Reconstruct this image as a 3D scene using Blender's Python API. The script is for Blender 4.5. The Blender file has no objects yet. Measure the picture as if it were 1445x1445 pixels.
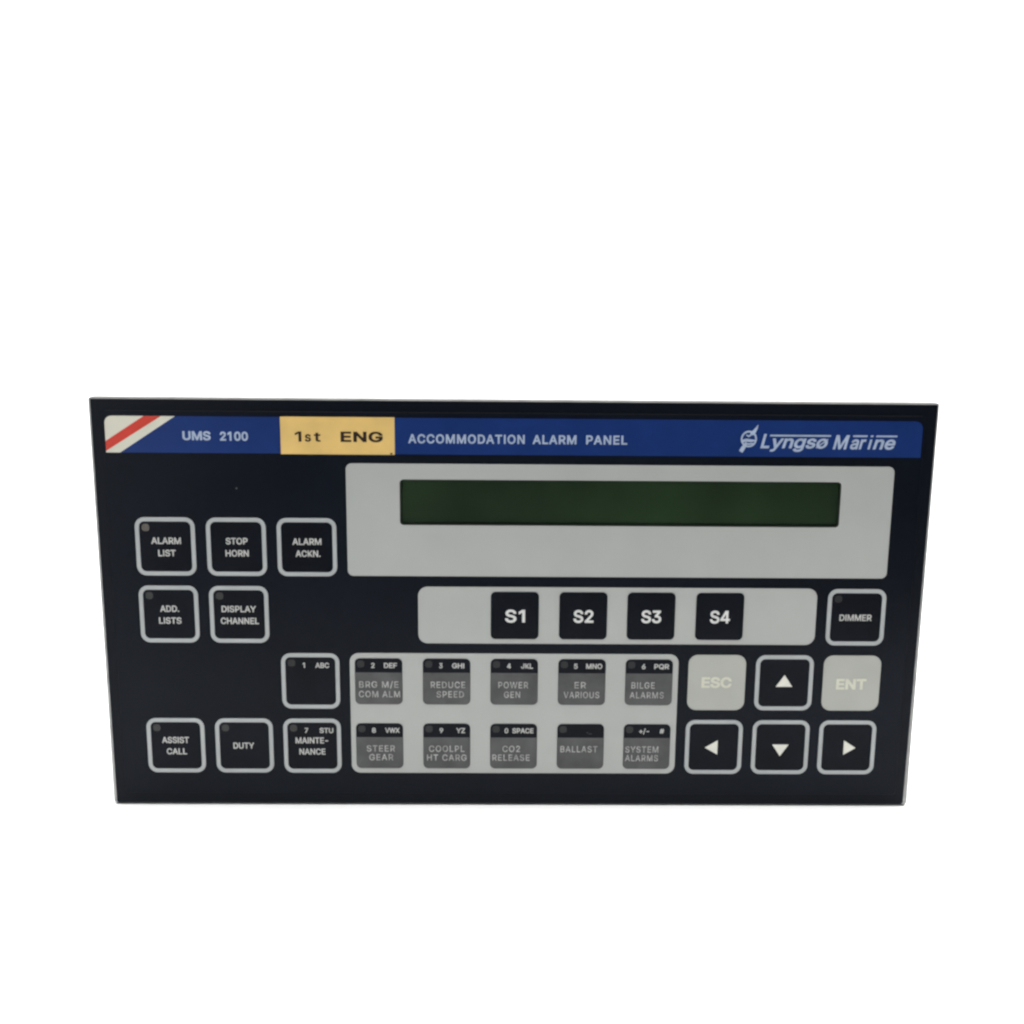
import bpy, bmesh, math, random
from mathutils import Matrix, Vector
random.seed(7)
S = bpy.context.scene
COL = S.collection
MM = 0.001

# ------------------------------------------------------------------ camera
PW, PH = 288.0, 147.0                       # face plate, mm
cam_d = bpy.data.cameras.new('camera'); cam = bpy.data.objects.new('camera', cam_d); COL.objects.link(cam)
# rotation of the view against the panel (panel axes: x right, y down the face, z into the face)
R = Matrix(((0.9998893365469899, -0.008609602305407292, -0.012132164182994348),
            (0.006028923092355618, 0.9800585653106151, -0.19861737247191008),
            (0.013600248011226364, 0.19852224890284143, 0.9800020152757807)))
cp = Vector((-6.2934502, -38.9828567, -382.6567121))       # camera in panel axes, mm
cam_loc = Vector((cp.x*MM, cp.z*MM, (PH-cp.y)*MM))
def p2w(v): return Vector((v[0], v[2], -v[1]))
xr, yd, zf = p2w(R[0]), p2w(R[1]), p2w(R[2])
M = Matrix.Identity(4)
for i in range(3):
    M[i][0] = xr[i]; M[i][1] = -yd[i]; M[i][2] = -zf[i]; M[i][3] = cam_loc[i]
cam.matrix_world = M
cam_d.sensor_width = 36.0
cam_d.lens = 36.0*1600.0/1445.0
cam_d.clip_start = 0.01; cam_d.clip_end = 50
S.camera = cam

# ------------------------------------------------------------------ world, lamps, exposure
w = bpy.data.worlds.new('World'); S.world = w; w.use_nodes = True
w.node_tree.nodes['Background'].inputs['Color'].default_value = (0.8, 0.9, 1.0, 1)
w.node_tree.nodes['Background'].inputs['Strength'].default_value = 0.06
def area(name, loc, aim, size, size_y, power, col=(1, 1, 1)):
    l = bpy.data.lights.new(name, 'AREA'); l.shape = 'RECTANGLE'; l.size = size; l.size_y = size_y
    l.energy = power; l.color = col
    o = bpy.data.objects.new(name, l); COL.objects.link(o); o.location = loc
    o.rotation_euler = (Vector(aim)-Vector(loc)).to_track_quat('-Z', 'Y').to_euler()
    return o
area('overhead_softbox', (0, 0.05, 1.25), (0, 0.10, 0), 1.7, 1.3, 31, (1.0, 1.0, 0.985))
area('backdrop_fill', (0, 0.05, 1.15), (0, 0.9, 0.45), 1.6, 0.4, 18)  # added lamp, keeps the wall of the sweep clipped to white
area('left_fill', (-0.85, -1.15, 0.10), (-0.1, 0, 0.07), 0.5, 1.2, 6.5, (0.95, 0.98, 1.0))  # added fill, no real window: lifts the left side with a soft reflection
S.view_settings.view_transform = 'Standard'; S.view_settings.look = 'None'
S.view_settings.exposure = 0.0; S.view_settings.gamma = 1.0
S.render.engine = 'CYCLES'
S.cycles.pixel_filter_type = 'BLACKMAN_HARRIS'; S.cycles.filter_width = 2.4

# ------------------------------------------------------------------ materials
def mat(name, col, rough=0.5, spec=0.5, metal=0.0, coat=0.0, bump=0.0, bscale=900.0, mottle=0.0, mscale=30.0,
        rvar=0.0, specks=0.0, speck_col=(0.25, 0.25, 0.24)):
    m = bpy.data.materials.new(name); m.use_nodes = True
    nt = m.node_tree; N = nt.nodes; L = nt.links; b = N['Principled BSDF']
    b.inputs['Roughness'].default_value = rough; b.inputs['Specular IOR Level'].default_value = spec
    b.inputs['Metallic'].default_value = metal
    if coat: b.inputs['Coat Weight'].default_value = coat; b.inputs['Coat Roughness'].default_value = 0.12
    tc = N.new('ShaderNodeTexCoord')
    def noise(scale, detail=3.0, rough_=0.55):
        n = N.new('ShaderNodeTexNoise'); n.inputs['Scale'].default_value = scale
        n.inputs['Detail'].default_value = detail; n.inputs['Roughness'].default_value = rough_
        L.new(tc.outputs['Object'], n.inputs['Vector']); return n
    def maprange(src, a, b_, c, d):
        r = N.new('ShaderNodeMapRange'); L.new(src, r.inputs['Value'])
        for k, v in zip(('From Min', 'From Max', 'To Min', 'To Max'), (a, b_, c, d)): r.inputs[k].default_value = v
        return r.outputs['Result']
    csock = None
    if mottle:
        n = noise(mscale)
        mul = maprange(n.outputs['Fac'], 0.3, 0.7, 1-mottle, 1+mottle)
        vm = N.new('ShaderNodeVectorMath'); vm.operation = 'SCALE'; vm.inputs[0].default_value = col
        L.new(mul, vm.inputs['Scale']); csock = vm.outputs[0]
    if specks:
        v = N.new('ShaderNodeTexVoronoi'); v.inputs['Scale'].default_value = 95.0
        L.new(tc.outputs['Object'], v.inputs['Vector'])
        sep = N.new('ShaderNodeSeparateColor'); L.new(v.outputs['Color'], sep.inputs['Color'])
        size = maprange(sep.outputs['Red'], 0.55, 1.0, 0.0, 0.045)
        lt = N.new('ShaderNodeMath'); lt.operation = 'LESS_THAN'
        L.new(v.outputs['Distance'], lt.inputs[0]); L.new(size, lt.inputs[1])
        am = N.new('ShaderNodeMath'); am.operation = 'MULTIPLY'; am.inputs[1].default_value = specks
        L.new(lt.outputs[0], am.inputs[0])
        mx = N.new('ShaderNodeMix'); mx.data_type = 'RGBA'
        L.new(am.outputs[0], mx.inputs['Factor'])
        if csock: L.new(csock, mx.inputs['A'])
        else: mx.inputs['A'].default_value = (*col, 1)
        mx.inputs['B'].default_value = (*speck_col, 1); csock = mx.outputs['Result']
    if csock: L.new(csock, b.inputs['Base Color'])
    else: b.inputs['Base Color'].default_value = (*col, 1)
    if rvar:
        n = noise(18.0, 4.0); L.new(maprange(n.outputs['Fac'], 0.1, 0.9, rough-rvar, rough+rvar), b.inputs['Roughness'])
    if bump:
        n = noise(bscale, 2.0); bp = N.new('ShaderNodeBump'); bp.inputs['Strength'].default_value = bump
        bp.inputs['Distance'].default_value = 0.0001
        L.new(n.outputs['Fac'], bp.inputs['Height']); L.new(bp.outputs['Normal'], b.inputs['Normal'])
    return m

m_floor = mat('white_paper', (0.92, 0.92, 0.92), 0.8, 0.2)
m_paint = mat('black_plate_paint', (0.0047, 0.0062, 0.0100), 0.32, 0.08, bump=0.5, bscale=1500, rvar=0.08, specks=0.35)
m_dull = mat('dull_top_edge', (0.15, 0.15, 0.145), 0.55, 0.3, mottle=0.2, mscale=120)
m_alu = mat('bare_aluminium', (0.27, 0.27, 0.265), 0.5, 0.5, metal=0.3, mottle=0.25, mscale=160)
m_foot = mat('dark_foot_edge', (0.055, 0.056, 0.057), 0.5, 0.3, mottle=0.3, mscale=90)  # foot bevel, coloured darker than the side and top edges
m_case = mat('housing_steel', (0.35, 0.36, 0.36), 0.4, 0.5, metal=0.8)
m_film = mat('black_film', (0.0046, 0.0064, 0.0108), 0.32, 0.08, bump=0.25, bscale=1100, rvar=0.09, mottle=0.25, mscale=14, specks=0.3)
m_key = mat('key_black', (0.0040, 0.0052, 0.0090), 0.32, 0.08, bump=0.25, bscale=1100, rvar=0.06, mottle=0.2, mscale=60)
m_blue = mat('print_blue', (0.0085, 0.029, 0.136), 0.32, 0.16, bump=0.2, mottle=0.10, mscale=60)
m_cream = mat('print_cream', (0.61, 0.59, 0.49), 0.4, 0.28, mottle=0.04, mscale=90)
m_red = mat('print_red', (0.53, 0.038, 0.022), 0.4, 0.28, mottle=0.06, mscale=120)
m_grey = mat('print_grey', (0.375, 0.383, 0.365), 0.42, 0.30, bump=0.25, bscale=1300, mottle=0.035, mscale=38, specks=0.10, speck_col=(0.2, 0.2, 0.18))
m_rim = mat('print_rim_grey', (0.36, 0.375, 0.375), 0.42, 0.30, mottle=0.06, mscale=110)
m_ivory = mat('key_ivory', (0.368, 0.373, 0.340), 0.42, 0.30, bump=0.2, mottle=0.04, mscale=70)
m_white = mat('legend_white', (0.46, 0.46, 0.44), 0.45, 0.25, mottle=0.16, mscale=420)
m_hwhite = mat('header_legend', (0.36, 0.43, 0.56), 0.45, 0.25, mottle=0.12, mscale=420)
m_swhite = mat('soft_key_legend', (0.62, 0.62, 0.60), 0.45, 0.25, mottle=0.06, mscale=300)
m_elegend = mat('ivory_legend', (0.56, 0.56, 0.46), 0.45, 0.25, mottle=0.05, mscale=300)
m_arrow = mat('arrow_ivory', (0.66, 0.65, 0.58), 0.45, 0.25, mottle=0.06, mscale=300)
m_tape = mat('tape_yellow', (0.68, 0.458, 0.152), 0.45, 0.3, bump=0.6, bscale=350, mottle=0.07, mscale=110)
m_ink = mat('tape_ink', (0.022, 0.011, 0.008), 0.5, 0.2)
m_insert = mat('smoked_insert', (0.050, 0.051, 0.051), 0.34, 0.4, bump=0.7, bscale=200, mottle=0.36, mscale=95)
m_itext = mat('insert_lettering', (0.34, 0.34, 0.33), 0.5, 0.25, mottle=0.32, mscale=380)
m_ind_a = mat('indicator_pale', (0.090, 0.079, 0.066), 0.4, 0.35, mottle=0.25, mscale=700)
m_ind_b = mat('indicator_smoke', (0.0175, 0.0185, 0.0180), 0.4, 0.35, mottle=0.2, mscale=700)
m_ind_c = mat('indicator_dark', (0.0062, 0.0070, 0.0082), 0.4, 0.35, mottle=0.2, mscale=700)
m_faint = mat('faint_print', (0.05, 0.05, 0.055), 0.5, 0.25)
m_lcd = mat('lcd_green', (0.0165, 0.038, 0.0140), 0.35, 0.22, mottle=0.42, mscale=13)
m_well = mat('window_well', (0.012, 0.014, 0.012), 0.6, 0.2)

m_pane = bpy.data.materials.new('clear_pane'); m_pane.use_nodes = True
nt = m_pane.node_tree; nt.nodes.clear()
out = nt.nodes.new('ShaderNodeOutputMaterial'); mixs = nt.nodes.new('ShaderNodeMixShader')
tr = nt.nodes.new('ShaderNodeBsdfTransparent'); gl = nt.nodes.new('ShaderNodeBsdfGlossy')
gl.inputs['Roughness'].default_value = 0.28; fr = nt.nodes.new('ShaderNodeFresnel'); fr.inputs['IOR'].default_value = 1.10
nt.links.new(fr.outputs[0], mixs.inputs[0]); nt.links.new(tr.outputs[0], mixs.inputs[1])
nt.links.new(gl.outputs[0], mixs.inputs[2]); nt.links.new(mixs.outputs[0], out.inputs['Surface'])

# ------------------------------------------------------------------ mesh helpers (panel mm: x right, y down, d out of the face)
def P(x, y, d): return ((x-PW/2)*MM, -d*MM, (PH-y)*MM)
def rr(x0, y0, x1, y1, r, inset=0.0, n=7):
    rs = list(r) if isinstance(r, (tuple, list)) else [r]*4
    rs = [max(q-inset, 0.02) for q in rs]
    x0 += inset; y0 += inset; x1 -= inset; y1 -= inset
    cs = [(x0+rs[0], y0+rs[0], 180, rs[0]), (x1-rs[1], y0+rs[1], 270, rs[1]),
          (x1-rs[2], y1-rs[2], 0, rs[2]), (x0+rs[3], y1-rs[3], 90, rs[3])]
    pts = []
    for cx, cy, a, q in cs:
        for k in range(n+1):
            t = math.radians(a+90.0*k/n); pts.append((cx+q*math.cos(t), cy+q*math.sin(t)))
    return pts
def finish(name, bm, mats, parent=None, smooth=False, recalc=True):
    if recalc: bmesh.ops.recalc_face_normals(bm, faces=bm.faces)
    me = bpy.data.meshes.new(name); bm.to_mesh(me); bm.free()
    for m in (mats if isinstance(mats, (list, tuple)) else [mats]): me.materials.append(m)
    if smooth:
        for f in me.polygons: f.use_smooth = True
    o = bpy.data.objects.new(name, me); COL.objects.link(o)
    if parent: o.parent = parent
    return o
def loops_mesh(bm, loops, cap_first=False, cap_last=False, closed=False, mi=None):
    vs = [[bm.verts.new(P(x, y, d)) for x, y in pts] for pts, d in loops]
    pairs = list(zip(vs[:-1], vs[1:])) + ([(vs[-1], vs[0])] if closed else [])
    for j, (a, b) in enumerate(pairs):
        n = len(a)
        for i in range(n):
            f = bm.faces.new((a[i], a[(i+1) % n], b[(i+1) % n], b[i]))
            if mi: f.material_index = mi[j]
    if cap_first: bm.faces.new(vs[0])
    if cap_last: bm.faces.new(vs[-1])
def slab(name, box, r, d0, d1, m, parent, bev=0.0):
    bm = bmesh.new()
    if bev: loops = [(rr(*box, r), d0), (rr(*box, r), d1-bev), (rr(*box, r, bev*0.35), d1-bev*0.3), (rr(*box, r, bev), d1)]
    else: loops = [(rr(*box, r), d0), (rr(*box, r), d1)]
    loops_mesh(bm, loops, True, True)
    return finish(name, bm, m, parent)
def ring(name, box, r, stroke, d0, d1, m, parent, bev=0.08):
    bm = bmesh.new()
    L = [(rr(*box, r), d0), (rr(*box, r), d1-bev), (rr(*box, r, bev), d1),
         (rr(*box, r, stroke-bev), d1), (rr(*box, r, stroke), d1-bev), (rr(*box, r, stroke), d0)]
    loops_mesh(bm, L, closed=True)
    return finish(name, bm, m, parent)
def poly(name, pts, d0, d1, m, parent):
    bm = bmesh.new()
    a = [bm.verts.new(P(x, y, d0)) for x, y in pts]; b = [bm.verts.new(P(x, y, d1)) for x, y in pts]
    n = len(pts)
    for i in range(n): bm.faces.new((a[i], a[(i+1) % n], b[(i+1) % n], b[i]))
    bm.faces.new(a); bm.faces.new(b)
    return finish(name, bm, m, parent)

# letter outlines of a plain grotesque, thousandths of an em (each list: x, y, x, y ... of one contour)
GLYPHS = {
 'A': [[16,0,201,509,276,509,463,0,395,0,287,302,264,372,232,478,245,478,213,371,191,302,85,0],[110,142,110,199,370,199,370,142]],
 'B': [[60,0,60,509,241,509,266,508,289,504,310,499,329,491,345,481,359,469,371,456,381,442,388,426,394,410,397,392,398,374,397,358,395,344,392,331,387,320,380,310,373,301,365,293,356,286,347,280,336,275,326,270,315,267,315,262,327,261,339,257,351,252,363,245,374,237,385,227,394,216,402,203,409,189,414,173,417,155,418,136,417,117,413,100,408,83,400,67,390,52,377,39,362,28,344,18,324,10,301,4,275,1,247,0],[125,57,245,57,272,58,296,63,315,70,330,80,341,92,349,105,354,120,355,137,355,149,352,161,348,173,342,184,335,194,327,203,317,211,306,218,293,224,279,228,264,230,248,231,125,231],[125,285,238,285,252,286,265,288,277,291,288,296,299,302,308,309,316,317,323,326,329,337,333,348,335,359,336,372,334,388,330,403,323,417,313,429,299,439,283,446,263,450,240,452,125,452]],
 'C': [[267,-7,235,-5,205,1,177,11,150,25,126,42,104,63,86,88,70,115,57,146,48,179,42,215,40,254,42,293,48,329,57,362,70,393,86,421,104,445,126,466,150,484,177,498,205,508,235,514,267,516,286,515,305,513,323,509,340,504,357,498,373,490,388,481,402,471,415,460,427,447,438,433,448,418,456,402,463,385,469,367,473,348,408,348,405,361,401,373,395,384,389,395,382,404,375,413,366,421,357,428,348,435,337,440,327,445,315,449,304,452,292,454,280,455,267,456,245,454,223,450,203,443,184,432,166,419,150,403,137,385,125,364,116,340,109,314,105,285,103,254,105,223,109,194,116,168,125,145,137,123,151,105,166,89,184,76,203,66,223,59,245,54,267,53,280,53,292,55,304,57,315,60,327,64,337,69,348,74,357,81,366,88,375,96,382,105,389,114,395,125,401,136,405,148,408,160,473,160,469,142,463,124,457,107,448,91,438,76,428,62,416,49,402,38,388,28,373,19,357,11,341,5,323,0,305,-4,286,-6]],
 'D': [[225,509,261,507,294,501,325,492,353,478,377,461,399,441,418,418,433,391,446,361,455,329,460,293,462,255,460,217,455,181,446,149,433,119,417,92,398,68,376,48,351,31,322,17,291,8,256,2,219,0,60,0,60,509],[215,57,244,58,272,63,296,70,318,81,337,94,354,110,368,128,379,149,388,172,394,198,398,226,399,255,398,285,394,312,388,337,379,361,368,381,354,399,338,415,320,428,299,438,275,446,249,450,221,452,125,452,125,57]],
 'E': [[60,0,60,509,372,509,372,452,125,452,125,286,355,286,355,229,125,229,125,57,375,57,375,0]],
 'G': [[269,-7,236,-5,205,1,176,11,149,25,125,43,104,64,85,88,69,116,57,146,47,179,42,215,40,254,42,293,47,329,57,362,69,393,85,421,103,445,125,466,149,484,175,498,203,508,233,514,265,516,285,515,304,513,322,509,340,504,358,497,374,489,389,480,403,469,416,458,429,445,439,431,449,416,458,401,465,384,470,367,474,349,408,349,404,361,399,372,393,383,387,393,380,403,373,411,365,420,356,427,347,434,337,439,326,444,315,448,304,452,291,454,279,455,265,456,243,454,222,450,202,443,183,432,166,419,150,404,137,385,125,364,116,340,109,314,105,285,103,254,105,223,109,194,116,168,125,145,137,124,151,105,166,90,184,76,203,66,224,59,246,54,269,53,290,54,309,57,328,63,345,71,360,81,374,93,386,107,396,123,404,141,410,160,414,180,415,202,434,199,283,199,283,256,478,256,478,200,476,170,471,141,463,115,451,91,436,69,419,50,399,33,377,19,352,8,326,0,298,-5]],
 'H': [[60,0,60,509,125,509,125,289,392,289,392,509,457,509,457,0,392,0,392,232,125,232,125,0]],
 'I': [[60,0,60,509,125,509,125,0]],
 'K': [[104,145,104,216,139,261,174,303,212,344,364,509,448,509,231,276],[60,0,60,509,125,509,125,334,124,225,125,193,125,0],[372,0,188,259,228,309,449,0]],
 'L': [[60,0,60,509,125,509,125,57,361,57,361,0]],
 'M': [[60,0,60,509,152,509,277,187,287,159,299,123,311,84,322,49,307,49,318,83,330,121,342,158,352,187,476,509,568,509,568,0,504,0,504,291,504,327,505,369,506,413,507,457,513,457,498,409,482,363,467,322,456,291,342,0,286,0,170,291,159,321,145,361,129,408,112,457,119,457,120,416,121,372,122,328,122,291,122,0]],
 'N': [[60,0,60,509,136,509,343,183,363,151,388,107,414,55,405,54,401,108,399,157,399,195,399,509,463,509,463,0,387,0,202,290,177,331,148,381,108,452,119,454,122,384,124,328,125,291,125,0]],
 'O': [[267,-7,235,-5,205,1,177,11,150,25,126,42,105,63,86,88,70,115,57,146,48,179,42,215,40,254,42,293,48,329,57,362,70,393,86,421,105,445,126,466,150,484,177,498,205,508,235,514,267,516,299,514,329,508,357,498,384,484,408,466,429,445,448,421,464,393,477,362,486,329,491,293,493,254,491,215,486,179,477,146,464,115,448,88,429,63,408,42,384,25,357,11,329,1,299,-5],[267,53,289,54,310,59,330,66,349,76,367,89,383,105,396,123,408,144,418,168,425,194,429,223,430,254,429,286,425,314,418,341,408,365,396,386,383,404,367,420,349,433,330,443,310,450,289,454,267,456,245,454,223,450,203,443,184,433,167,420,151,404,137,385,125,364,116,340,109,314,105,285,103,254,105,223,109,194,116,168,125,144,137,123,151,105,167,89,184,76,203,66,223,59,245,54]],
 'P': [[60,0,60,509,235,509,263,507,289,503,312,497,332,487,350,476,366,462,379,447,390,430,398,411,404,391,407,370,409,348,407,325,404,304,398,284,390,265,379,248,366,233,350,219,332,207,312,198,289,191,263,187,235,186,109,186,109,242,233,242,252,243,269,246,284,250,297,256,308,264,318,272,327,282,333,294,338,306,342,319,344,333,344,348,344,362,342,376,338,389,333,402,326,413,318,423,308,431,297,439,284,444,268,449,251,451,232,452,125,452,125,0]],
 'Q': [[245,159,313,159,369,85,384,65,468,-48,401,-48,346,27,331,46],[267,-7,235,-5,205,1,177,11,150,25,126,42,105,63,86,88,70,115,57,146,48,179,42,215,40,254,42,293,48,329,57,362,70,393,86,421,105,445,126,466,150,484,177,498,205,508,235,514,267,516,299,514,329,508,357,498,384,484,408,466,429,445,448,421,464,393,477,362,486,329,491,293,493,254,491,215,486,179,477,146,464,115,448,88,429,63,408,42,384,25,357,11,329,1,299,-5],[267,53,289,54,310,59,330,66,349,76,367,89,383,105,396,123,408,144,418,168,425,194,429,223,430,254,429,286,425,314,418,341,408,365,396,386,383,404,367,420,349,433,330,443,310,450,289,454,267,456,245,454,223,450,203,443,184,433,167,420,151,404,137,385,125,364,116,340,109,314,105,285,103,254,105,223,109,194,116,168,125,144,137,123,151,105,167,89,184,76,203,66,223,59,245,54]],
 'R': [[60,0,60,509,236,509,264,507,290,504,313,497,333,489,351,478,367,465,380,450,390,433,399,415,405,395,408,374,409,352,408,330,405,309,399,290,390,271,380,255,367,240,351,228,333,217,312,209,289,203,264,199,236,198,96,198,96,255,234,255,252,256,269,258,284,262,298,267,309,273,319,281,327,290,334,300,339,312,342,324,344,338,345,352,344,367,342,380,339,393,334,405,327,415,319,425,309,433,298,440,284,445,269,449,252,451,233,452,125,452,125,0],[353,0,230,229,303,229,428,0]],
 'S': [[224,-9,197,-8,172,-4,149,1,128,9,108,19,91,31,76,45,64,60,54,77,46,96,41,115,38,137,104,137,107,123,110,110,116,98,123,88,132,79,142,71,154,64,166,59,180,55,194,52,209,50,224,49,241,50,257,52,272,55,286,60,299,66,311,74,321,82,329,92,336,102,341,114,345,126,346,139,345,151,342,161,338,171,332,179,325,186,316,193,307,199,296,205,245,222,184,239,154,249,128,260,105,274,86,289,71,307,60,326,54,348,52,372,53,393,58,413,65,431,75,448,87,463,102,476,119,488,138,498,158,506,180,511,203,514,227,516,252,514,275,511,296,505,316,498,334,488,351,476,365,463,377,449,387,433,394,415,399,397,401,378,337,378,334,396,326,412,316,426,302,437,286,447,267,453,247,457,225,459,209,458,194,456,180,452,167,448,156,442,145,435,136,427,129,418,123,409,118,398,116,387,115,376,116,363,119,352,124,342,131,334,139,326,148,319,158,313,169,308,212,293,264,279,312,264,324,258,336,252,347,245,359,238,369,229,379,220,387,209,395,198,401,185,405,171,407,155,408,139,407,118,403,99,396,81,386,64,374,48,360,34,343,21,323,11,302,2,278,-4,252,-8]],
 'T': [[32,452,32,509,417,509,417,452,257,452,257,0,193,0,193,452]],
 'U': [[259,-8,230,-7,203,-2,177,5,154,15,133,28,114,43,98,60,85,80,74,101,66,124,62,148,60,173,60,509,124,509,124,178,125,160,128,144,133,128,141,113,150,99,160,87,173,77,187,68,203,61,220,56,239,53,259,52,279,53,298,56,315,61,331,68,345,77,357,87,368,99,377,113,384,128,389,144,392,160,393,178,393,509,457,509,457,173,456,148,451,124,443,101,433,80,419,60,403,43,384,28,363,15,340,5,315,-2,288,-7]],
 'V': [[204,0,16,509,84,509,192,206,215,137,248,31,235,31,267,138,290,206,395,509,463,509,278,0]],
 'W': [[155,0,16,509,82,509,163,196,175,145,187,94,197,40,189,40,200,94,211,145,224,196,306,509,380,509,462,196,474,145,486,94,497,40,488,40,499,94,510,145,523,196,603,509,670,509,530,0,455,0,368,323,351,391,336,475,350,475,335,395,318,323,230,0]],
 'X': [[18,0,217,284,217,236,29,509,104,509,178,400,204,361,223,329,243,292,232,292,252,329,272,361,298,400,374,509,446,509,259,239,259,287,456,0,382,0,292,129,268,165,250,195,230,231,244,231,225,196,206,166,182,129,91,0]],
 'Y': [[203,0,203,208,16,509,91,509,192,344,222,292,250,230,224,230,251,293,280,344,381,509,455,509,268,208,268,0]],
 'Z': [[42,0,42,46,273,385,306,431,341,476,348,454,285,452,223,452,40,452,40,509,397,509,397,462,169,129,134,81,97,33,90,54,152,57,214,57,399,57,399,0]],
 'J': [[185,-7,153,-4,124,3,98,15,75,33,57,55,44,81,36,111,33,145,33,173,98,173,98,145,99,123,104,104,111,88,122,74,134,64,149,56,166,51,185,50,204,51,220,56,235,64,248,74,258,88,266,104,270,123,272,145,272,509,336,509,336,145,334,111,326,81,313,55,294,33,271,15,246,3,217,-4]],
 'F': [[60,0,60,509,369,509,369,452,125,452,125,278,346,278,346,221,125,221,125,0]],
 '0': [[227,-7,199,-5,174,1,151,11,130,24,111,41,95,62,80,86,69,113,60,144,53,178,49,214,48,254,49,294,53,330,60,364,69,395,81,422,95,447,112,467,130,484,151,498,174,508,200,514,227,516,254,514,279,508,302,498,323,484,342,467,358,447,372,422,384,395,393,364,400,330,404,294,405,254,404,214,400,178,393,144,384,113,373,86,359,62,342,41,323,24,302,11,279,1,254,-5],[227,50,245,51,261,56,276,63,290,74,303,87,313,103,323,122,330,144,336,168,340,194,343,223,344,254,343,285,340,314,336,341,330,365,323,387,313,405,303,422,290,435,276,446,261,453,245,458,227,460,209,458,192,453,177,446,163,435,151,422,140,405,131,387,123,365,117,341,113,314,110,285,109,254,110,223,113,194,117,168,123,144,131,122,140,103,151,87,163,74,177,63,192,56,209,51]],
 '1': [[276,509,276,0,212,0,212,448,86,358,86,427,198,509]],
 '2': [[64,0,64,47,234,229,282,282,291,294,299,305,305,316,311,327,315,337,318,348,320,360,320,371,319,385,317,397,313,408,308,419,301,428,293,436,283,443,273,449,262,454,250,457,237,459,224,460,209,459,196,457,184,453,172,447,162,441,153,433,145,424,139,413,134,402,130,390,128,376,127,362,66,362,67,384,71,405,77,424,86,442,98,459,111,473,126,486,143,496,162,505,182,511,203,514,225,516,247,514,268,511,288,505,306,497,323,486,337,474,350,461,361,445,370,428,376,411,380,392,381,372,380,358,378,345,375,331,371,318,365,304,357,290,347,275,336,259,267,180,153,60,389,57,389,0]],
 '3': [[218,-7,195,-6,173,-3,152,2,133,10,114,19,98,30,83,43,70,57,60,74,52,91,46,111,44,132,109,132,111,119,115,107,120,97,126,87,134,78,144,71,154,64,165,59,178,55,191,52,204,50,219,50,234,51,248,53,262,56,275,61,287,67,297,74,307,83,315,93,321,104,325,116,328,130,329,145,328,158,326,172,322,184,316,196,308,207,299,217,288,226,275,234,260,240,242,244,223,247,201,248,157,248,157,299,288,448,288,452,70,452,70,509,372,509,372,461,211,278,211,289,239,290,264,288,287,284,308,276,327,265,344,253,359,239,371,222,381,205,387,186,392,166,393,145,392,123,387,103,380,84,370,66,358,50,344,36,327,23,309,12,288,4,266,-2,243,-6]],
 '4': [[247,509,343,509,343,163,413,163,413,105,343,105,343,0,282,0,282,105,40,105,40,158],[112,163,282,163,282,448]],
 '5': [[221,-7,199,-6,178,-2,159,3,140,11,123,21,108,32,94,45,83,60,73,76,66,93,62,111,60,130,122,130,124,119,127,108,132,98,138,89,145,80,154,73,163,66,173,60,184,56,196,52,208,50,221,50,236,51,250,53,264,58,276,64,288,72,298,82,307,92,314,104,320,117,324,131,327,146,328,162,327,178,324,193,320,208,314,221,306,233,297,244,286,254,275,262,262,269,248,273,233,276,218,277,205,276,192,275,180,272,167,268,156,264,145,258,136,252,128,246,67,253,96,509,366,509,366,452,151,452,134,301,145,308,155,315,166,320,178,325,190,329,203,331,216,333,229,334,247,333,263,330,279,326,294,321,308,314,321,306,334,296,345,285,355,273,364,260,372,246,379,231,384,215,388,199,390,181,391,163,390,139,385,117,379,95,369,76,357,57,343,41,327,27,309,15,289,6,268,-1,245,-5]],
 '6': [[226,-7,203,-5,182,-1,161,5,142,15,125,26,109,40,96,56,84,74,75,94,69,115,65,138,64,162,65,180,68,199,73,219,80,239,89,261,102,285,118,311,137,340,252,509,322,509,151,261,145,261,149,268,154,275,159,281,165,288,172,293,179,299,187,303,196,307,205,310,214,312,224,314,235,314,257,313,278,309,298,303,316,295,332,284,346,271,359,257,370,240,378,221,384,201,388,180,389,157,388,134,384,112,377,92,368,73,356,55,343,39,327,26,310,14,291,5,271,-2,249,-6],[226,48,241,49,254,52,267,56,279,63,289,70,299,79,307,90,314,101,320,114,324,128,327,142,327,157,327,173,324,187,320,201,314,213,307,225,299,235,289,244,279,251,267,258,254,262,241,264,226,265,212,264,198,262,186,258,174,252,163,244,153,235,145,225,138,214,132,201,128,188,126,174,125,158,126,143,128,128,132,114,138,102,145,90,153,79,163,70,174,63,186,56,198,52,212,49]],
 '7': [[97,0,323,448,323,452,62,452,62,509,391,509,391,449,165,0]],
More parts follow.
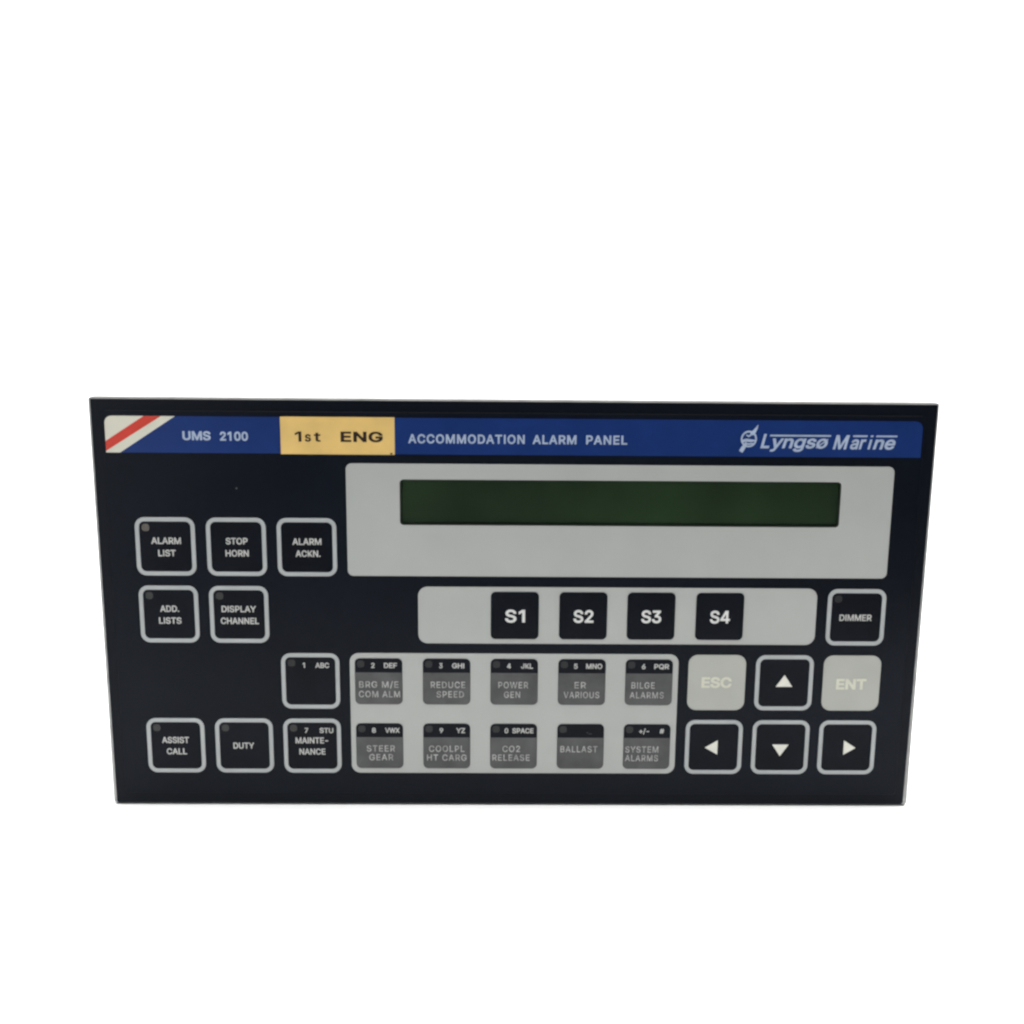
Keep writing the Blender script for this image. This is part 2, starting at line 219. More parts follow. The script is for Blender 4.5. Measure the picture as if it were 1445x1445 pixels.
 '8': [[226,-7,201,-6,178,-2,156,3,136,11,117,21,101,33,86,47,74,62,64,78,57,96,53,115,52,135,53,151,55,166,59,181,65,195,72,208,81,220,90,231,101,241,113,249,125,256,139,261,153,265,135,273,119,282,105,293,93,308,83,324,76,342,72,360,70,380,72,399,75,417,82,434,90,450,101,464,114,477,129,488,146,498,164,506,184,511,204,514,226,516,248,514,269,511,288,506,306,498,323,488,337,477,350,464,361,450,370,434,377,417,380,399,382,380,380,361,376,342,369,324,359,308,347,293,333,282,318,273,300,267,314,261,327,256,339,249,351,241,362,231,372,220,380,208,387,195,393,181,397,166,400,151,401,135,399,115,395,96,388,78,378,62,366,47,352,33,335,21,317,11,296,3,275,-2,251,-6],[226,49,243,50,258,52,272,55,285,60,296,66,307,74,315,82,323,91,329,102,333,113,336,126,337,139,336,152,333,165,329,177,322,189,314,199,305,208,295,216,283,223,270,228,256,232,242,234,226,235,211,234,196,232,182,228,169,223,157,216,147,208,138,199,130,189,123,177,119,165,116,152,115,139,116,126,119,113,123,102,129,91,136,82,145,74,156,66,167,60,180,55,195,52,210,50],[226,290,239,290,252,292,263,296,274,300,284,306,293,313,300,321,307,330,312,341,316,351,318,363,319,376,318,388,316,399,313,410,308,420,301,429,294,437,285,444,275,449,264,454,252,457,240,459,226,460,213,459,200,457,188,454,177,449,167,444,159,437,151,429,145,420,139,410,136,399,134,388,133,376,134,363,136,351,139,341,145,330,151,321,159,313,168,306,178,300,189,296,201,292,213,290]],
 '9': [[226,516,249,514,271,510,291,503,310,494,328,482,343,468,356,452,368,434,377,414,384,393,388,371,389,347,388,328,385,309,380,290,373,270,363,248,350,224,334,197,315,168,200,0,130,0,301,248,307,248,303,240,299,234,294,227,287,221,281,215,273,210,265,206,257,202,248,199,238,196,228,195,218,195,195,196,175,199,155,206,137,214,121,225,106,237,94,252,83,269,74,287,68,307,65,329,64,352,65,375,69,397,75,417,85,436,96,454,110,469,125,483,143,494,162,504,182,510,203,514],[226,460,212,459,199,457,186,452,174,446,163,438,154,429,145,419,138,407,133,395,129,381,126,367,125,352,126,336,129,322,133,308,138,295,145,284,154,274,163,265,174,257,186,251,199,247,212,244,226,243,240,244,254,247,267,251,279,257,289,265,299,273,307,284,314,295,320,308,324,321,327,335,327,350,327,366,324,381,320,394,314,407,307,419,299,429,290,438,279,446,267,452,254,457,241,459]],
 '.': [[95,-4,86,-4,78,-1,70,3,63,9,57,16,53,24,50,32,50,41,50,50,53,59,57,66,63,73,70,79,78,83,86,86,95,87,104,86,113,83,121,79,128,73,134,66,138,59,140,50,141,41,140,32,138,24,134,16,128,9,121,3,113,-1,104,-4]],
 '-': [[337,244,337,188,114,188,114,244]],
 '+': [[198,34,198,364,255,364,255,34],[61,172,61,226,391,226,391,172]],
 '/': [[235,533,71,-76,14,-76,178,533]],
 '#': [[242,0,326,509,377,509,294,0],[10,140,19,192,400,192,391,140],[64,0,147,509,198,509,115,0],[40,316,49,368,429,368,421,316]],
 'a': [[160,-9,142,-8,126,-5,110,-1,94,5,80,12,68,22,57,32,48,45,40,58,35,73,31,90,30,108,31,123,34,138,38,150,43,161,50,171,58,179,67,187,78,193,89,199,100,203,112,207,125,211,178,220,234,227,244,228,252,230,259,232,265,235,270,238,273,243,275,248,276,255,275,268,273,279,271,288,267,297,262,304,256,311,248,317,240,322,230,326,220,329,208,330,196,331,183,330,171,329,159,326,149,322,140,318,132,313,124,307,118,301,112,294,107,288,103,281,100,274,41,291,48,308,57,322,67,335,79,346,91,355,104,364,118,370,133,375,148,379,163,382,179,384,194,384,239,379,251,376,263,372,275,367,286,360,296,353,306,343,315,333,322,320,329,306,333,290,336,272,337,251,337,0,277,0,277,52,272,52,252,25,244,18,236,12,226,6,215,1,203,-3,190,-6,176,-8],[170,45,187,46,202,49,216,53,228,59,239,66,248,74,257,83,263,93,269,104,272,115,275,126,276,138,276,190,259,182,231,176,200,171,175,168,134,159,125,155,117,150,110,145,103,139,98,132,95,124,93,115,92,105,92,95,94,87,98,79,102,72,107,66,114,61,121,56,130,52,139,49,149,47,159,46]],
 'e': [[212,-8,185,-7,161,-2,138,6,117,16,98,30,82,46,68,64,56,85,46,108,40,132,35,159,34,187,35,215,39,242,46,267,55,290,67,311,81,329,97,346,115,359,135,370,157,378,180,383,205,384,221,384,236,382,251,379,266,374,280,368,294,361,307,351,319,341,331,329,341,315,350,299,357,282,363,263,368,242,370,219,371,194,371,169,75,169,75,221,338,221,310,202,309,220,307,237,303,254,298,269,291,282,283,294,273,305,263,314,250,321,237,326,222,329,205,330,189,329,173,326,159,321,146,313,135,304,125,294,116,282,109,270,103,256,99,241,97,226,96,211,96,178,97,157,100,139,104,122,110,106,118,92,128,80,139,70,151,61,165,55,179,50,195,47,212,46,224,47,234,48,244,50,254,53,263,56,271,61,278,66,285,73,292,80,297,88,302,96,306,105,365,91,360,77,353,63,345,51,335,39,324,29,311,19,298,11,283,4,266,-1,249,-5,231,-7]],
 'g': [[207,-151,187,-150,168,-148,150,-144,134,-140,119,-134,105,-127,93,-119,82,-110,73,-101,64,-91,57,-80,51,-69,101,-41,122,-66,128,-72,136,-78,145,-83,154,-88,165,-92,178,-95,192,-97,207,-97,229,-96,249,-92,267,-85,282,-75,295,-62,304,-47,310,-28,311,-6,311,68,306,68,287,41,280,34,272,28,263,21,252,16,241,11,227,8,212,5,195,5,173,6,152,10,132,17,113,27,95,39,80,53,67,71,55,90,46,112,39,136,35,163,34,191,35,220,39,246,46,271,55,293,66,314,80,332,95,347,112,361,131,371,152,378,173,383,196,384,213,384,228,382,242,378,253,373,264,367,273,360,281,353,288,346,308,319,313,319,313,379,372,379,372,-9,371,-32,367,-54,360,-73,350,-90,338,-104,324,-117,308,-127,291,-136,271,-142,251,-147,229,-150],[205,59,222,60,237,63,251,68,264,75,275,84,285,95,293,107,300,121,305,137,309,154,312,172,312,193,312,212,309,231,305,248,300,264,293,278,285,291,275,303,264,312,251,320,237,325,222,329,205,330,188,329,172,325,158,320,145,312,134,302,124,290,115,277,109,262,103,246,99,229,97,212,96,193,97,173,99,155,103,138,109,123,116,108,124,96,134,85,145,76,158,68,172,63,188,60]],
 'i': [[53,0,53,379,114,379,114,0],[84,443,75,444,67,446,60,449,54,455,48,461,44,468,42,475,41,483,42,491,44,499,48,506,54,512,60,517,67,521,75,523,84,524,92,523,100,521,107,517,114,512,119,506,123,499,126,491,126,483,126,475,123,468,119,461,114,455,107,449,100,446,92,444]],
 'n': [[114,227,114,0,53,0,53,379,112,379,112,287,102,287,112,312,124,332,137,349,152,362,169,372,187,379,207,383,227,384,246,383,264,380,280,376,295,369,309,360,321,349,332,336,341,321,348,304,353,285,356,264,357,240,357,0,296,0,296,235,295,256,290,275,283,291,273,304,260,315,246,323,229,328,210,329,197,328,184,326,172,322,161,317,150,311,141,303,133,293,126,283,121,271,117,257,114,243]],
 'r': [[53,0,53,379,112,379,112,321,122,335,130,347,140,358,152,367,166,375,181,380,196,384,213,385,229,384,243,384,243,322,230,324,207,326,194,325,182,323,170,319,159,315,149,309,140,301,132,293,126,284,121,273,117,262,114,250,114,237,114,0]],
 's': [[182,-8,163,-7,145,-5,128,-2,112,3,98,10,84,18,72,27,62,38,53,50,45,63,40,78,36,94,94,107,99,92,105,79,114,69,124,60,136,54,150,49,165,46,181,45,200,46,217,50,232,55,244,62,255,71,262,81,267,91,268,103,267,112,265,121,260,129,254,136,246,142,237,147,225,151,212,155,149,170,125,177,104,186,87,196,72,208,61,222,53,237,48,255,47,274,48,290,51,305,57,319,65,332,75,343,87,354,100,363,115,370,131,377,149,381,167,384,187,384,206,384,223,381,239,378,254,372,267,366,279,358,290,349,299,339,307,328,314,316,319,303,324,290,268,277,264,288,258,298,251,307,243,316,232,323,219,328,205,331,187,333,171,332,156,329,143,324,131,317,121,308,114,299,110,289,109,277,110,267,112,258,117,250,124,243,133,237,144,232,157,227,172,223,229,209,254,202,275,194,292,183,306,171,317,158,325,142,330,125,331,107,330,90,326,75,321,61,312,47,302,35,290,24,276,15,260,6,242,0,223,-5,203,-7]],
 't': [[204,379,204,327,6,327,6,379],[65,471,126,471,126,98,127,86,128,76,132,68,136,61,142,56,150,53,159,51,170,50,185,51,202,54,213,2,192,-3,168,-4,145,-3,125,2,107,10,92,21,80,35,72,52,67,71,65,93]],
 'y': [[47,-139,61,-86,71,-87,80,-89,88,-90,96,-90,104,-89,111,-87,118,-84,124,-80,130,-74,136,-67,141,-58,146,-48,151,-36,163,-1,17,379,84,379,165,155,187,87,206,21,184,21,202,87,224,155,305,379,371,379,204,-58,198,-72,191,-85,184,-97,177,-107,168,-116,159,-124,150,-130,139,-136,128,-140,117,-143,104,-145,91,-145,65,-143]],
 '\xf8': [[207,-8,182,-7,159,-2,137,6,117,16,98,30,82,46,68,64,56,85,46,108,40,133,36,159,34,187,36,216,40,243,46,268,56,291,68,312,82,330,98,346,117,360,137,371,159,378,182,383,207,384,233,383,256,378,278,371,299,360,317,346,333,330,347,312,359,291,369,268,376,243,380,216,381,187,380,159,376,133,369,108,359,85,347,64,333,46,317,30,299,16,278,6,256,-2,233,-7],[207,46,226,48,242,51,257,57,270,66,282,76,292,89,300,102,307,117,312,134,316,151,318,169,319,187,318,206,316,224,312,242,307,258,300,274,292,287,282,300,270,310,257,319,242,325,226,329,207,330,189,329,173,325,158,319,145,310,134,300,124,287,115,274,108,258,103,242,99,224,97,206,96,187,97,169,99,151,103,134,108,117,115,102,124,89,134,76,145,66,158,57,173,51,189,48]],
 '\u0131': [[53,0,53,379,114,379,114,0]],
 'x': [[21,0,171,218,171,171,29,379,100,379,147,306,179,253,207,206,175,206,202,253,233,306,282,379,352,379,209,169,209,214,358,0,287,0,231,85,200,136,173,182,205,182,178,136,148,85,91,0]],
}
ADV = {"A":480,"B":456,"C":510,"D":502,"E":419,"G":520,"H":517,"I":185,"K":467,"L":393,"M":628,"N":523,"O":533,"P":445,"Q":533,"R":449,"S":447,"T":449,"U":517,"V":480,"W":686,"X":474,"Y":472,"Z":438,"J":396,"F":410,"0":453,"1":453,"2":453,"3":453,"4":453,"5":453,"6":453,"7":453,"8":453,"9":453,".":188,"-":453,"+":453,"/":249,"#":440,"a":389,"e":404,"g":425,"i":167,"n":410,"r":259,"s":365,"t":227,"y":389,"\u00f8":415,"\u0131":167,"x":379," ":188}
OVER = {'\xf8': (64, -15, 27, 15, 352, 395, 388, 364)}     # the slash laid over the o
_cache = {}
def glyphs(s, offset, space):
    key = (s, offset, space)
    if key in _cache: return _cache[key]
    cu = bpy.data.curves.new('lettering_source', 'CURVE'); cu.dimensions = '2D'; cu.fill_mode = 'BOTH'
    x = 0.0; segs = []; over = []
    for ch in s:
        if ch in OVER: over.append([(OVER[ch][i]/1000.0+x, OVER[ch][i+1]/1000.0) for i in (0, 6, 4, 2)])
        for c in GLYPHS.get(ch, []):
            n = len(c)//2
            q = [(c[2*i]/1000.0+x, c[2*i+1]/1000.0) for i in range(n)]
            segs += [(q[i], q[(i+1) % n]) for i in range(n)]
            sp = cu.splines.new('POLY'); sp.points.add(n-1); sp.use_cyclic_u = True
            for i in range(n): sp.points[i].co = ((c[2*i]/1000.0+x), c[2*i+1]/1000.0, 0, 1)
        x += ADV[ch]/1000.0+(space-1.0)*0.5
    o = bpy.data.objects.new('lettering_source', cu); COL.objects.link(o)
    bpy.context.view_layer.update()
    me = o.evaluated_get(bpy.context.evaluated_depsgraph_get()).to_mesh()
    V = [(v.co.x, v.co.y) for v in me.vertices]
    F = []
    for p in me.polygons:
        f = tuple(p.vertices)
        ar = sum(V[f[i]][0]*V[f[(i+1) % len(f)]][1]-V[f[(i+1) % len(f)]][0]*V[f[i]][1] for i in range(len(f)))
        if abs(ar) < 1e-9: continue
        F.append(f if ar > 0 else f[::-1])
    o.to_mesh_clear(); bpy.data.objects.remove(o); bpy.data.curves.remove(cu)
    V = [(a, b, 0.0) for a, b in V]
    for q in over:
        n = len(V); V += [(a, b, 0.0022) for a, b in q]; F.append((n, n+1, n+2, n+3))
    if offset > 0:                              # weight: a narrow band along every edge, each a hair above the last
        for k, (a, b) in enumerate(segs):
            L = math.hypot(b[0]-a[0], b[1]-a[1])
            if L < 1e-5: continue
            ux, uy = (b[0]-a[0])/L*offset, (b[1]-a[1])/L*offset; e = 0.9
            h = 0.003+0.0006*(k % 17); n = len(V)
            V += [(a[0]-ux*e+uy, a[1]-uy*e-ux, h), (b[0]+ux*e+uy, b[1]+uy*e-ux, h),
                  (b[0]+ux*e-uy, b[1]+uy*e+ux, h), (a[0]-ux*e-uy, a[1]-uy*e+ux, h)]
            F.append((n, n+1, n+2, n+3))
    _cache[key] = (V, F); return V, F
def extent(V, k): q = [v[k] for v in V]; return min(q), max(q)
# each line: text, x left, x right, y of the baseline, cap height (mm); options bold, lean, space
def lettering(name, lines, d, m, parent):
    bm = bmesh.new()
    for ln in lines:
        s, xl, xr_, yb, cap = ln[:5]; op = ln[5] if len(ln) > 5 else {}
        off = op.get('bold', 0.018); sp = op.get('space', 1.0); lean = op.get('lean', 0.0)
        V, F = glyphs(s, off, sp)
        ref = extent(glyphs(op.get('ref', 'H'), off, 1.0)[0], 1)
        sy = cap/(ref[1]-ref[0]); y0 = ref[0]
        V2 = [(x+lean*(y-y0), (y-y0)*sy, h) for x, y, h in V]
        a, b = extent(V2, 0); sx = (xr_-xl)/(b-a)
        vs = [bm.verts.new(P(xl+(x-a)*sx, yb-y, d+h)) for x, y, h in V2]
        for f in F:
            try: bm.faces.new([vs[i] for i in f])
            except ValueError: pass
    o = finish(name, bm, m, parent, recalc=False)      # every face already looks out of the panel
    return o
def ctext(s, cx, cy, wid, cap, **op): return (s, cx-wid/2, cx+wid/2, cy+cap/2, cap, op)

# ------------------------------------------------------------------ the setting: a white paper sweep
bm = bmesh.new()
prof = [(-0.23, 0.0), (-0.15, 0.0), (0.15, 0.0), (0.40, 0.0)]
rad = 0.35
for k in range(1, 17):
    t = math.radians(90*k/16); prof.append((0.40+rad*math.sin(t), rad-rad*math.cos(t)))
prof += [(0.75, 0.8), (0.75, 1.3)]
rows = [[bm.verts.new((x, y, z-0.0002)) for x in (-1.4, -0.5, 0.5, 1.4)] for y, z in prof]
for a, b in zip(rows[:-1], rows[1:]):
    for i in range(3): bm.faces.new((a[i], a[i+1], b[i+1], b[i]))
sweep = finish('backdrop', bm, m_floor, None, True); sweep['kind'] = 'structure'

# ------------------------------------------------------------------ the panel
root = bpy.data.objects.new('alarm_panel', None); COL.objects.link(root)
root.empty_display_size = 0.05
root['label'] = 'dark ship alarm panel with blue header, grey display bezel and rows of square keys'
root['category'] = 'control panel'

LCD = (104.5, 27.3, 256.2, 43.3)
def grow(b, g): return (b[0]-g, b[1]-g, b[2]+g, b[3]+g)

# face plate: bare metal rim round a black painted front, opening behind the display
bm = bmesh.new()
box = (0, 0, PW, PH); rc = (0.9, 0.9, 1.6, 1.4)
hole = grow(LCD, 1.5)
def wear(pts):                               # the paint has worn back from the side edges, more towards the foot
    q = []
    for x, y in pts:
        t = y/PH
        q.append((x+(0.25+0.35*t)*(1 if x < 4 else 0)-(0.1+0.85*t)*(1 if x > PW-4 else 0), y))
    return q
loops = [(rr(*hole, 1.5), -4.0), (rr(*box, rc), -4.0), (rr(*box, rc), -0.6), (rr(*box, rc, 0.14), -0.25),
         (wear(rr(*box, rc, 0.55)), 0.0), (rr(*hole, 1.5), 0.0)]
loops_mesh(bm, loops, closed=True, mi=[1, 1, 1, 1, 0, 0])
plate = finish('face_plate', bm, [m_paint, m_alu, m_dull, m_foot], root)
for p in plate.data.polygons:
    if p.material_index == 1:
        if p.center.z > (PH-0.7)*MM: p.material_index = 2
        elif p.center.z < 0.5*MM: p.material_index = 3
slab('housing', (15, 15, PW-15, PH-0.4), 2.0, -36.0, -4.02, m_case, root, 0.8)

# printed film over the plate
bm = bmesh.new()
fb = (4.6, 4.4, PW-4.6, PH-4.4); F1 = 0.25
fh = grow(LCD, 0.8)
loops_mesh(bm, [(rr(*fh, 1.5), 0.02), (rr(*fb, 1.2), 0.02), (rr(*fb, 1.2), F1-0.06), (rr(*fb, 1.2, 0.06), F1), (rr(*fh, 1.5), F1)], closed=True)
film = finish('front_film', bm, m_film, root)

# header strip
T0, T1 = 6.2, 18.7
d1, d2, d3 = F1+0.005, F1+0.07, F1+0.11
cr = rr(29.1, T0, 282.7, T1, (0.02, 2.6, 0.02, 0.02))
hp = [(10.0, T1), (29.1, T0)] + cr[8:16] + [(282.7, T1)]
header = poly('header_strip', hp, d1, d2, m_blue, root)
tl = rr(5.3, T0, 29.1, T1, (2.4, 0.02, 0.02, 0.02))[0:8]
poly('cream_flash', [(9.95, T1), (5.3, T1)] + tl + [(29.05, T0)], d1, d2, m_cream, header)
poly('red_stripe', [(5.32, 14.75), (5.32, 18.15), (24.4, T0+0.02), (18.5, T0+0.02)], d2-0.02, d2+0.02, m_red, header)
hb = dict(bold=0.028)
lettering('model_lettering', [('UMS', 31.3, 40.8, 14.30, 3.05, hb), ('2100', 43.9, 53.4, 14.40, 3.05, hb)], d3, m_hwhite, header)
lettering('title_lettering', [
    ('ACCOMMODATION', 107.6, 147.1, 14.85, 3.1, dict(bold=0.022, space=1.12)),
    ('ALARM', 149.8, 164.7, 14.85, 3.1, dict(bold=0.022, space=1.1)),
    ('PANEL', 168.0, 182.0, 14.85, 3.1, dict(bold=0.022, space=1.1))], d3, m_hwhite, header)
lettering('maker_name', [
    ('L', 227.5, 230.6, 15.75, 4.9, dict(bold=0.020, lean=0.24)),
    ('yngs\u00f8', 230.7, 250.7, 15.75, 3.45, dict(bold=0.020, lean=0.24, ref='x')),
    ('M', 252.3, 257.9, 15.95, 4.9, dict(bold=0.02, lean=0.24)),
    ('ar', 258.2, 263.7, 15.95, 3.5, dict(bold=0.020, lean=0.24, ref='x')),
    ('\u0131', 264.2, 265.7, 15.95, 3.5, dict(bold=0.020, lean=0.24, ref='x')),
    ('ne', 266.0, 273.7, 15.95, 3.5, dict(bold=0.020, lean=0.24, ref='x'))], d3, m_hwhite, header)
for a, b in ((230.6, 251.4), (259.0, 263.9), (265.0, 265.9), (266.9, 274.1)):
    poly('name_bar', [(a, 11.65), (a+0.12, 11.1), (b+0.12, 11.1), (b, 11.65)], d2+0.001, d3, m_hwhite, header)
# round emblem with a tail below and a horn above
bm = bmesh.new()
def stroke(pts, ws, d):
    a, b = [], []
    for i, (x, y) in enumerate(pts):
        p0 = pts[max(i-1, 0)]; p1 = pts[min(i+1, len(pts)-1)]
        dx, dy = p1[0]-p0[0], p1[1]-p0[1]; q = math.hypot(dx, dy) or 1
        nx, ny = -dy/q*ws[i]/2, dx/q*ws[i]/2
        a.append(bm.verts.new(P(x+nx, y+ny, d))); b.append(bm.verts.new(P(x-nx, y-ny, d)))
    for i in range(len(pts)-1): bm.faces.new((a[i], a[i+1], b[i+1], b[i]))
E_ = [(223.45+2.45*math.cos(t), 12.6+2.55*math.sin(t)) for t in [math.radians(10*k) for k in range(37)]]
stroke(E_, [0.62]*37, d3)
stroke([(220.9, 17.0), (221.5, 15.9), (222.3, 14.6), (222.6, 13.7)], [1.35, 1.45, 1.2, 0.4], d3+0.004)
stroke([(224.2, 10.9), (225.2, 10.0), (225.9, 8.9), (226.4, 7.7)], [1.5, 1.25, 0.75, 0.1], d3+0.008)
stroke([(221.3, 13.35), (222.6, 13.0), (224.2, 13.2), (225.7, 13.1)], [0.9, 1.05, 0.95, 0.5], d3+0.012)
stroke([(222.5, 11.2), (223.3, 11.7), (224.0, 11.3), (224.2, 10.6)], [0.35, 0.6, 0.55, 0.4], d3+0.016)
stroke([(222.0, 14.2), (223.6, 14.35), (225.0, 14.1)], [0.45, 0.6, 0.4], d3+0.02)
em = finish('emblem', bm, m_hwhite, header)
for p in em.data.polygons:
    if p.normal.y > 0: p.flip()

# stuck-on name tape
tape = slab('name_tape', (64.4, 6.1, 103.0, 18.85), 0.15, d2+0.001, d2+0.20, m_tape, root, 0.04)
tape['label'] = 'yellow stick-on tape lettered 1st ENG over the header'
tk = d2+0.21
lettering('tape_lettering', [('1', 69.2, 71.5, 14.55, 3.5, dict(bold=0.022)), ('s', 72.6, 74.7, 14.55, 2.6, dict(bold=0.020, ref='x')),
    ('t', 75.7, 78.0, 14.55, 2.6, dict(bold=0.020, ref='x')),
    ('ENG', 84.7, 99.0, 14.55, 3.55, dict(bold=0.030, space=1.05))], tk, m_ink, tape)

poly('tape_nick', [(101.3, 18.35), (102.1, 18.1), (102.3, 18.7), (101.5, 18.75)], tk-0.005, tk+0.01, m_ink, tape)

# display bezel with its window
bm = bmesh.new()
bb = (86.2, 21.9, 274.1, 61.4)
loops_mesh(bm, [(rr(*LCD, 1.4), d1), (rr(*bb, 2.0), d1), (rr(*bb, 2.0), d1+0.12), (rr(*bb, 2.0, 0.08), d1+0.20),
                (rr(*LCD, 1.4, -0.1), d1+0.20), (rr(*LCD, 1.4), d1+0.12)], closed=True)
bezel = finish('display_bezel', bm, m_grey, root)
slab('lcd_screen', grow(LCD, 1.2), 0.5, -1.5, -0.9, m_lcd, bezel)
ring('window_well', grow(LCD, 0.75), 1.4, 1.1, -0.88, F1-0.02, m_well, bezel, 0.05)
slab('window_pane', grow(LCD, -0.38), 1.1, -0.30, -0.16, m_pane, bezel)

# grey fields that carry the soft keys and the channel keys
f1 = slab('key_field', (110.5, 65.2, 250.3, 85.8), 3.3, d1, d1+0.09, m_grey, root, 0.05)
f2 = slab('key_field', (86.2, 89.5, 202.5, 134.6), 3.2, d1, d1+0.09, m_grey, root, 0.05)

# ------------------------------------------------------------------ keys
CX = [23.7, 48.05, 72.3, 96.35, 120.35, 144.3, 168.3, 192.15, 216.3, 240.35, 264.4]
RY = [51.35, 75.6, 99.95, 124.35]
def indicator(parent, cx, cy, m, d):
    slab('indicator_light', (cx-7.9, cy-8.0, cx-5.3, cy-5.4), 1.0, d, d+0.06, m, parent, 0.04)
def framed_key(c, r, legend, ind=None, codes=None, say=''):
    cx, cy = CX[c], RY[r]
    k = slab('key', (cx-8.85, cy-8.9, cx+8.85, cy+8.9), 2.0, d1, d1+0.10, m_key, root, 0.06)
    k['label'] = say
    ring('key_frame', (cx-10.25, cy-10.28, cx+10.25, cy+10.28), 3.3, 1.42, d1, d1+0.24, m_rim, k)
    if legend: lettering('legend', [ctext(s, cx+ox, cy+oy, wd, 2.3, bold=0.020) for s, ox, oy, wd in legend], d1+0.13, m_white, k)
    if codes: lettering('key_code', [ctext(s, cx+ox, cy-5.85, wd, 1.9, bold=0.022) for s, ox, wd in codes], d1+0.13, m_white, k)
    if ind: indicator(k, cx, cy, ind, d1+0.09)
    return k
framed_key(0, 0, [('ALARM', 0.2, -2.05, 10.2), ('LIST', 0.3, 2.3, 6.0)], m_ind_a, say='framed black key reading ALARM LIST with a pale indicator')
framed_key(1, 0, [('STOP', 0.1, -2.05, 7.5), ('HORN', 0.1, 2.25, 8.0)], say='framed black key reading STOP HORN')
framed_key(2, 0, [('ALARM', 0.0, -2.0, 10.0), ('ACKN.', 0.3, 2.25, 8.6)], say='framed black key reading ALARM ACKN.')
framed_key(0, 1, [('ADD.', 0.2, -2.0, 6.6), ('LISTS', 0.2, 2.3, 7.8)], m_ind_b, say='framed black key reading ADD. LISTS')
framed_key(1, 1, [('DISPLAY', -0.1, -2.0, 12.0), ('CHANNEL', 0.1, 2.3, 13.3)], m_ind_b, say='framed black key reading DISPLAY CHANNEL')
framed_key(2, 2, None, m_ind_c, [('1', -2.3, 0.8), ('ABC', 4.2, 4.9)], say='framed black key marked 1 ABC, otherwise blank')
framed_key(0, 3, [('ASSIST', -0.2, -2.05, 9.6), ('CALL', 0.1, 2.25, 7.2)], m_ind_b, say='framed black key reading ASSIST CALL')
framed_key(1, 3, [('DUTY', -0.3, 0.0, 7.4)], m_ind_b, say='framed black key reading DUTY')
framed_key(2, 3, [('MAINTE-', -0.2, -2.05, 11.6), ('NANCE', -0.1, 2.2, 9.3)], m_ind_b, [('7', -2.0, 1.2), ('STU', 5.1, 4.9)], say='framed black key reading MAINTENANCE, marked 7 STU')
framed_key(10, 1, [('DIMMER', -0.1, 0.1, 11.4)], m_ind_c, say='framed black key reading DIMMER')

def arrow_key(c, r, tri, say):
    k = framed_key(c, r, None, say=say); cx, cy = CX[c], RY[r]
    poly('arrow_mark', [(cx+x, cy+y) for x, y in tri], d1+0.101, d1+0.14, m_arrow, k)
arrow_key(9, 2, [(0.1, -2.95), (3.05, 1.45), (-2.85, 1.45)], 'framed black key with an upward arrow')
arrow_key(8, 3, [(-3.15, 0.2), (1.4, -2.6), (1.4, 2.85)], 'framed black key with a leftward arrow')
arrow_key(9, 3, [(-2.9, -1.05), (3.0, -1.05), (0.05, 3.4)], 'framed black key with a downward arrow')
arrow_key(10, 3, [(-1.1, -2.7), (3.2, 0.15), (-1.1, 2.8)], 'framed black key with a rightward arrow')

for c, s in ((8, 'ESC'), (10, 'ENT')):
    cx, cy = CX[c], RY[2]
    k = slab('key', (cx-10.2, cy-10.3, cx+10.2, cy+10.3), 3.3, d1, d1+0.22, m_ivory, root, 0.08)
    k['label'] = 'pale grey key reading ' + s
    lettering('legend', [ctext(s, cx, cy+(-0.1 if c == 8 else 0.35), 10.8, 4.0, bold=0.034)], d1+0.25, m_elegend, k)

for i in range(4):
    cx, cy = CX[5+i], RY[1]-0.1
    k = slab('key', (cx-8.42, cy-8.6, cx+8.42, cy+8.6), 1.7, d1+0.08, d1+0.26, m_key, root, 0.07)
    k['label'] = 'black soft key reading S%d' % (i+1)
    lettering('legend', [ctext('S%d' % (i+1), cx+0.1, cy+0.15, 7.0, 4.6, bold=0.021)], d1+0.29, m_swhite, k)

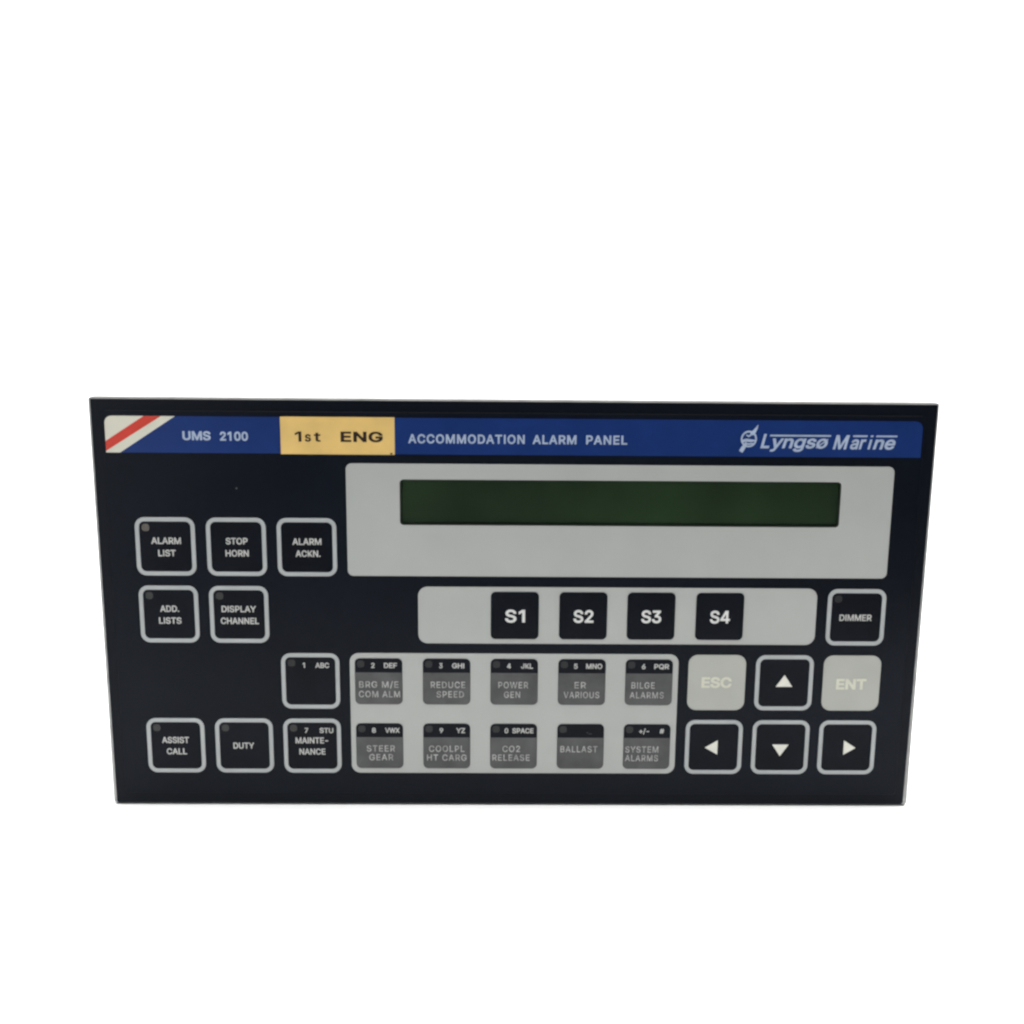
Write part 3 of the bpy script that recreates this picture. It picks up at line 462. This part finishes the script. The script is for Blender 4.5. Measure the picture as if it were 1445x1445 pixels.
chan = [
 (3, 2, [('2', -2.0, 1.2), ('DEF', 4.2, 4.6)], [('BRG M/E', 0, 13.9), ('COM ALM', 0.2, 14.6)]),
 (4, 2, [('3', -2.0, 1.2), ('GHI', 4.1, 4.3)], [('REDUCE', 0.5, 12.2), ('SPEED', 1.3, 9.7)]),
 (5, 2, [('4', -1.9, 1.4), ('JKL', 4.5, 4.2)], [('POWER', -0.3, 10.6), ('GEN', -0.7, 5.7)]),
 (6, 2, [('5', -2.2, 1.3), ('MNO', 4.3, 5.7)], [('ER', -0.5, 4.1), ('VARIOUS', 0, 12.7)]),
 (7, 2, [('6', -2.0, 1.3), ('PQR', 4.4, 5.3)], [('BILGE', -2.0, 8.3), ('ALARMS', -0.6, 12.1)]),
 (3, 3, [('8', -2.0, 1.4), ('VWX', 4.6, 5.2)], [('STEER', 0.4, 10.1), ('GEAR', 0.5, 8.6)]),
 (4, 3, [('9', -1.9, 1.3), ('YZ', 5.0, 3.2)], [('COOLPL', 0.0, 12.7), ('HT CARG', 0.0, 14.2)]),
 (5, 3, [('0', -2.6, 1.3), ('SPACE', 3.3, 7.6)], [('CO2', -0.8, 6.3), ('RELEASE', -0.9, 13.4)]),
 (6, 3, [], [('BALLAST', -0.5, 13.3)]),
 (7, 3, [('+/-', -1.1, 3.6), ('#', 5.3, 1.6)], [('SYSTEM', -1.7, 11.9), ('ALARMS', -1.7, 11.9)])]
for c, r, codes, lab in chan:
    cx, cy = CX[c], RY[r]-(0.0 if r == 2 else 0.1)
    k = slab('key', (cx-8.4, cy-8.55, cx+8.4, cy+8.55), 1.8, d1+0.08, d1+0.24, m_key, root, 0.07)
    words = ' '.join(t[0] for t in lab)
    k['label'] = 'channel key with dark code strip over a grey insert reading ' + words
    slab('label_insert', (cx-8.3, cy-3.35, cx+8.3, cy+8.45), (0.1, 0.1, 1.7, 1.7), d1+0.17, d1+0.265, m_insert, k, 0.03)
    if codes: lettering('key_code', [ctext(s, cx+ox, cy-5.95, wd, 1.9, bold=0.022) for s, ox, wd in codes], d1+0.27, m_white, k)
    else: lettering('key_code', [ctext('-', cx+3.4, cy-5.0, 1.3, 1.9, bold=0.0), ctext('.', cx+2.4, cy-6.1, 0.5, 1.9, bold=0.0)], d1+0.27, m_faint, k)
    ys = (1.15, 4.75) if r == 2 else (1.0, 4.35)
    lettering('insert_lettering', [ctext(s, cx+ox, cy+ys[j]+random.uniform(-.05, .05), wd, 2.35, bold=0.009, space=1.12)
              for j, (s, ox, wd) in enumerate(lab)], d1+0.28, m_itext, k)
    indicator(k, cx+0.3, cy+0.2, m_ind_c, d1+0.235)
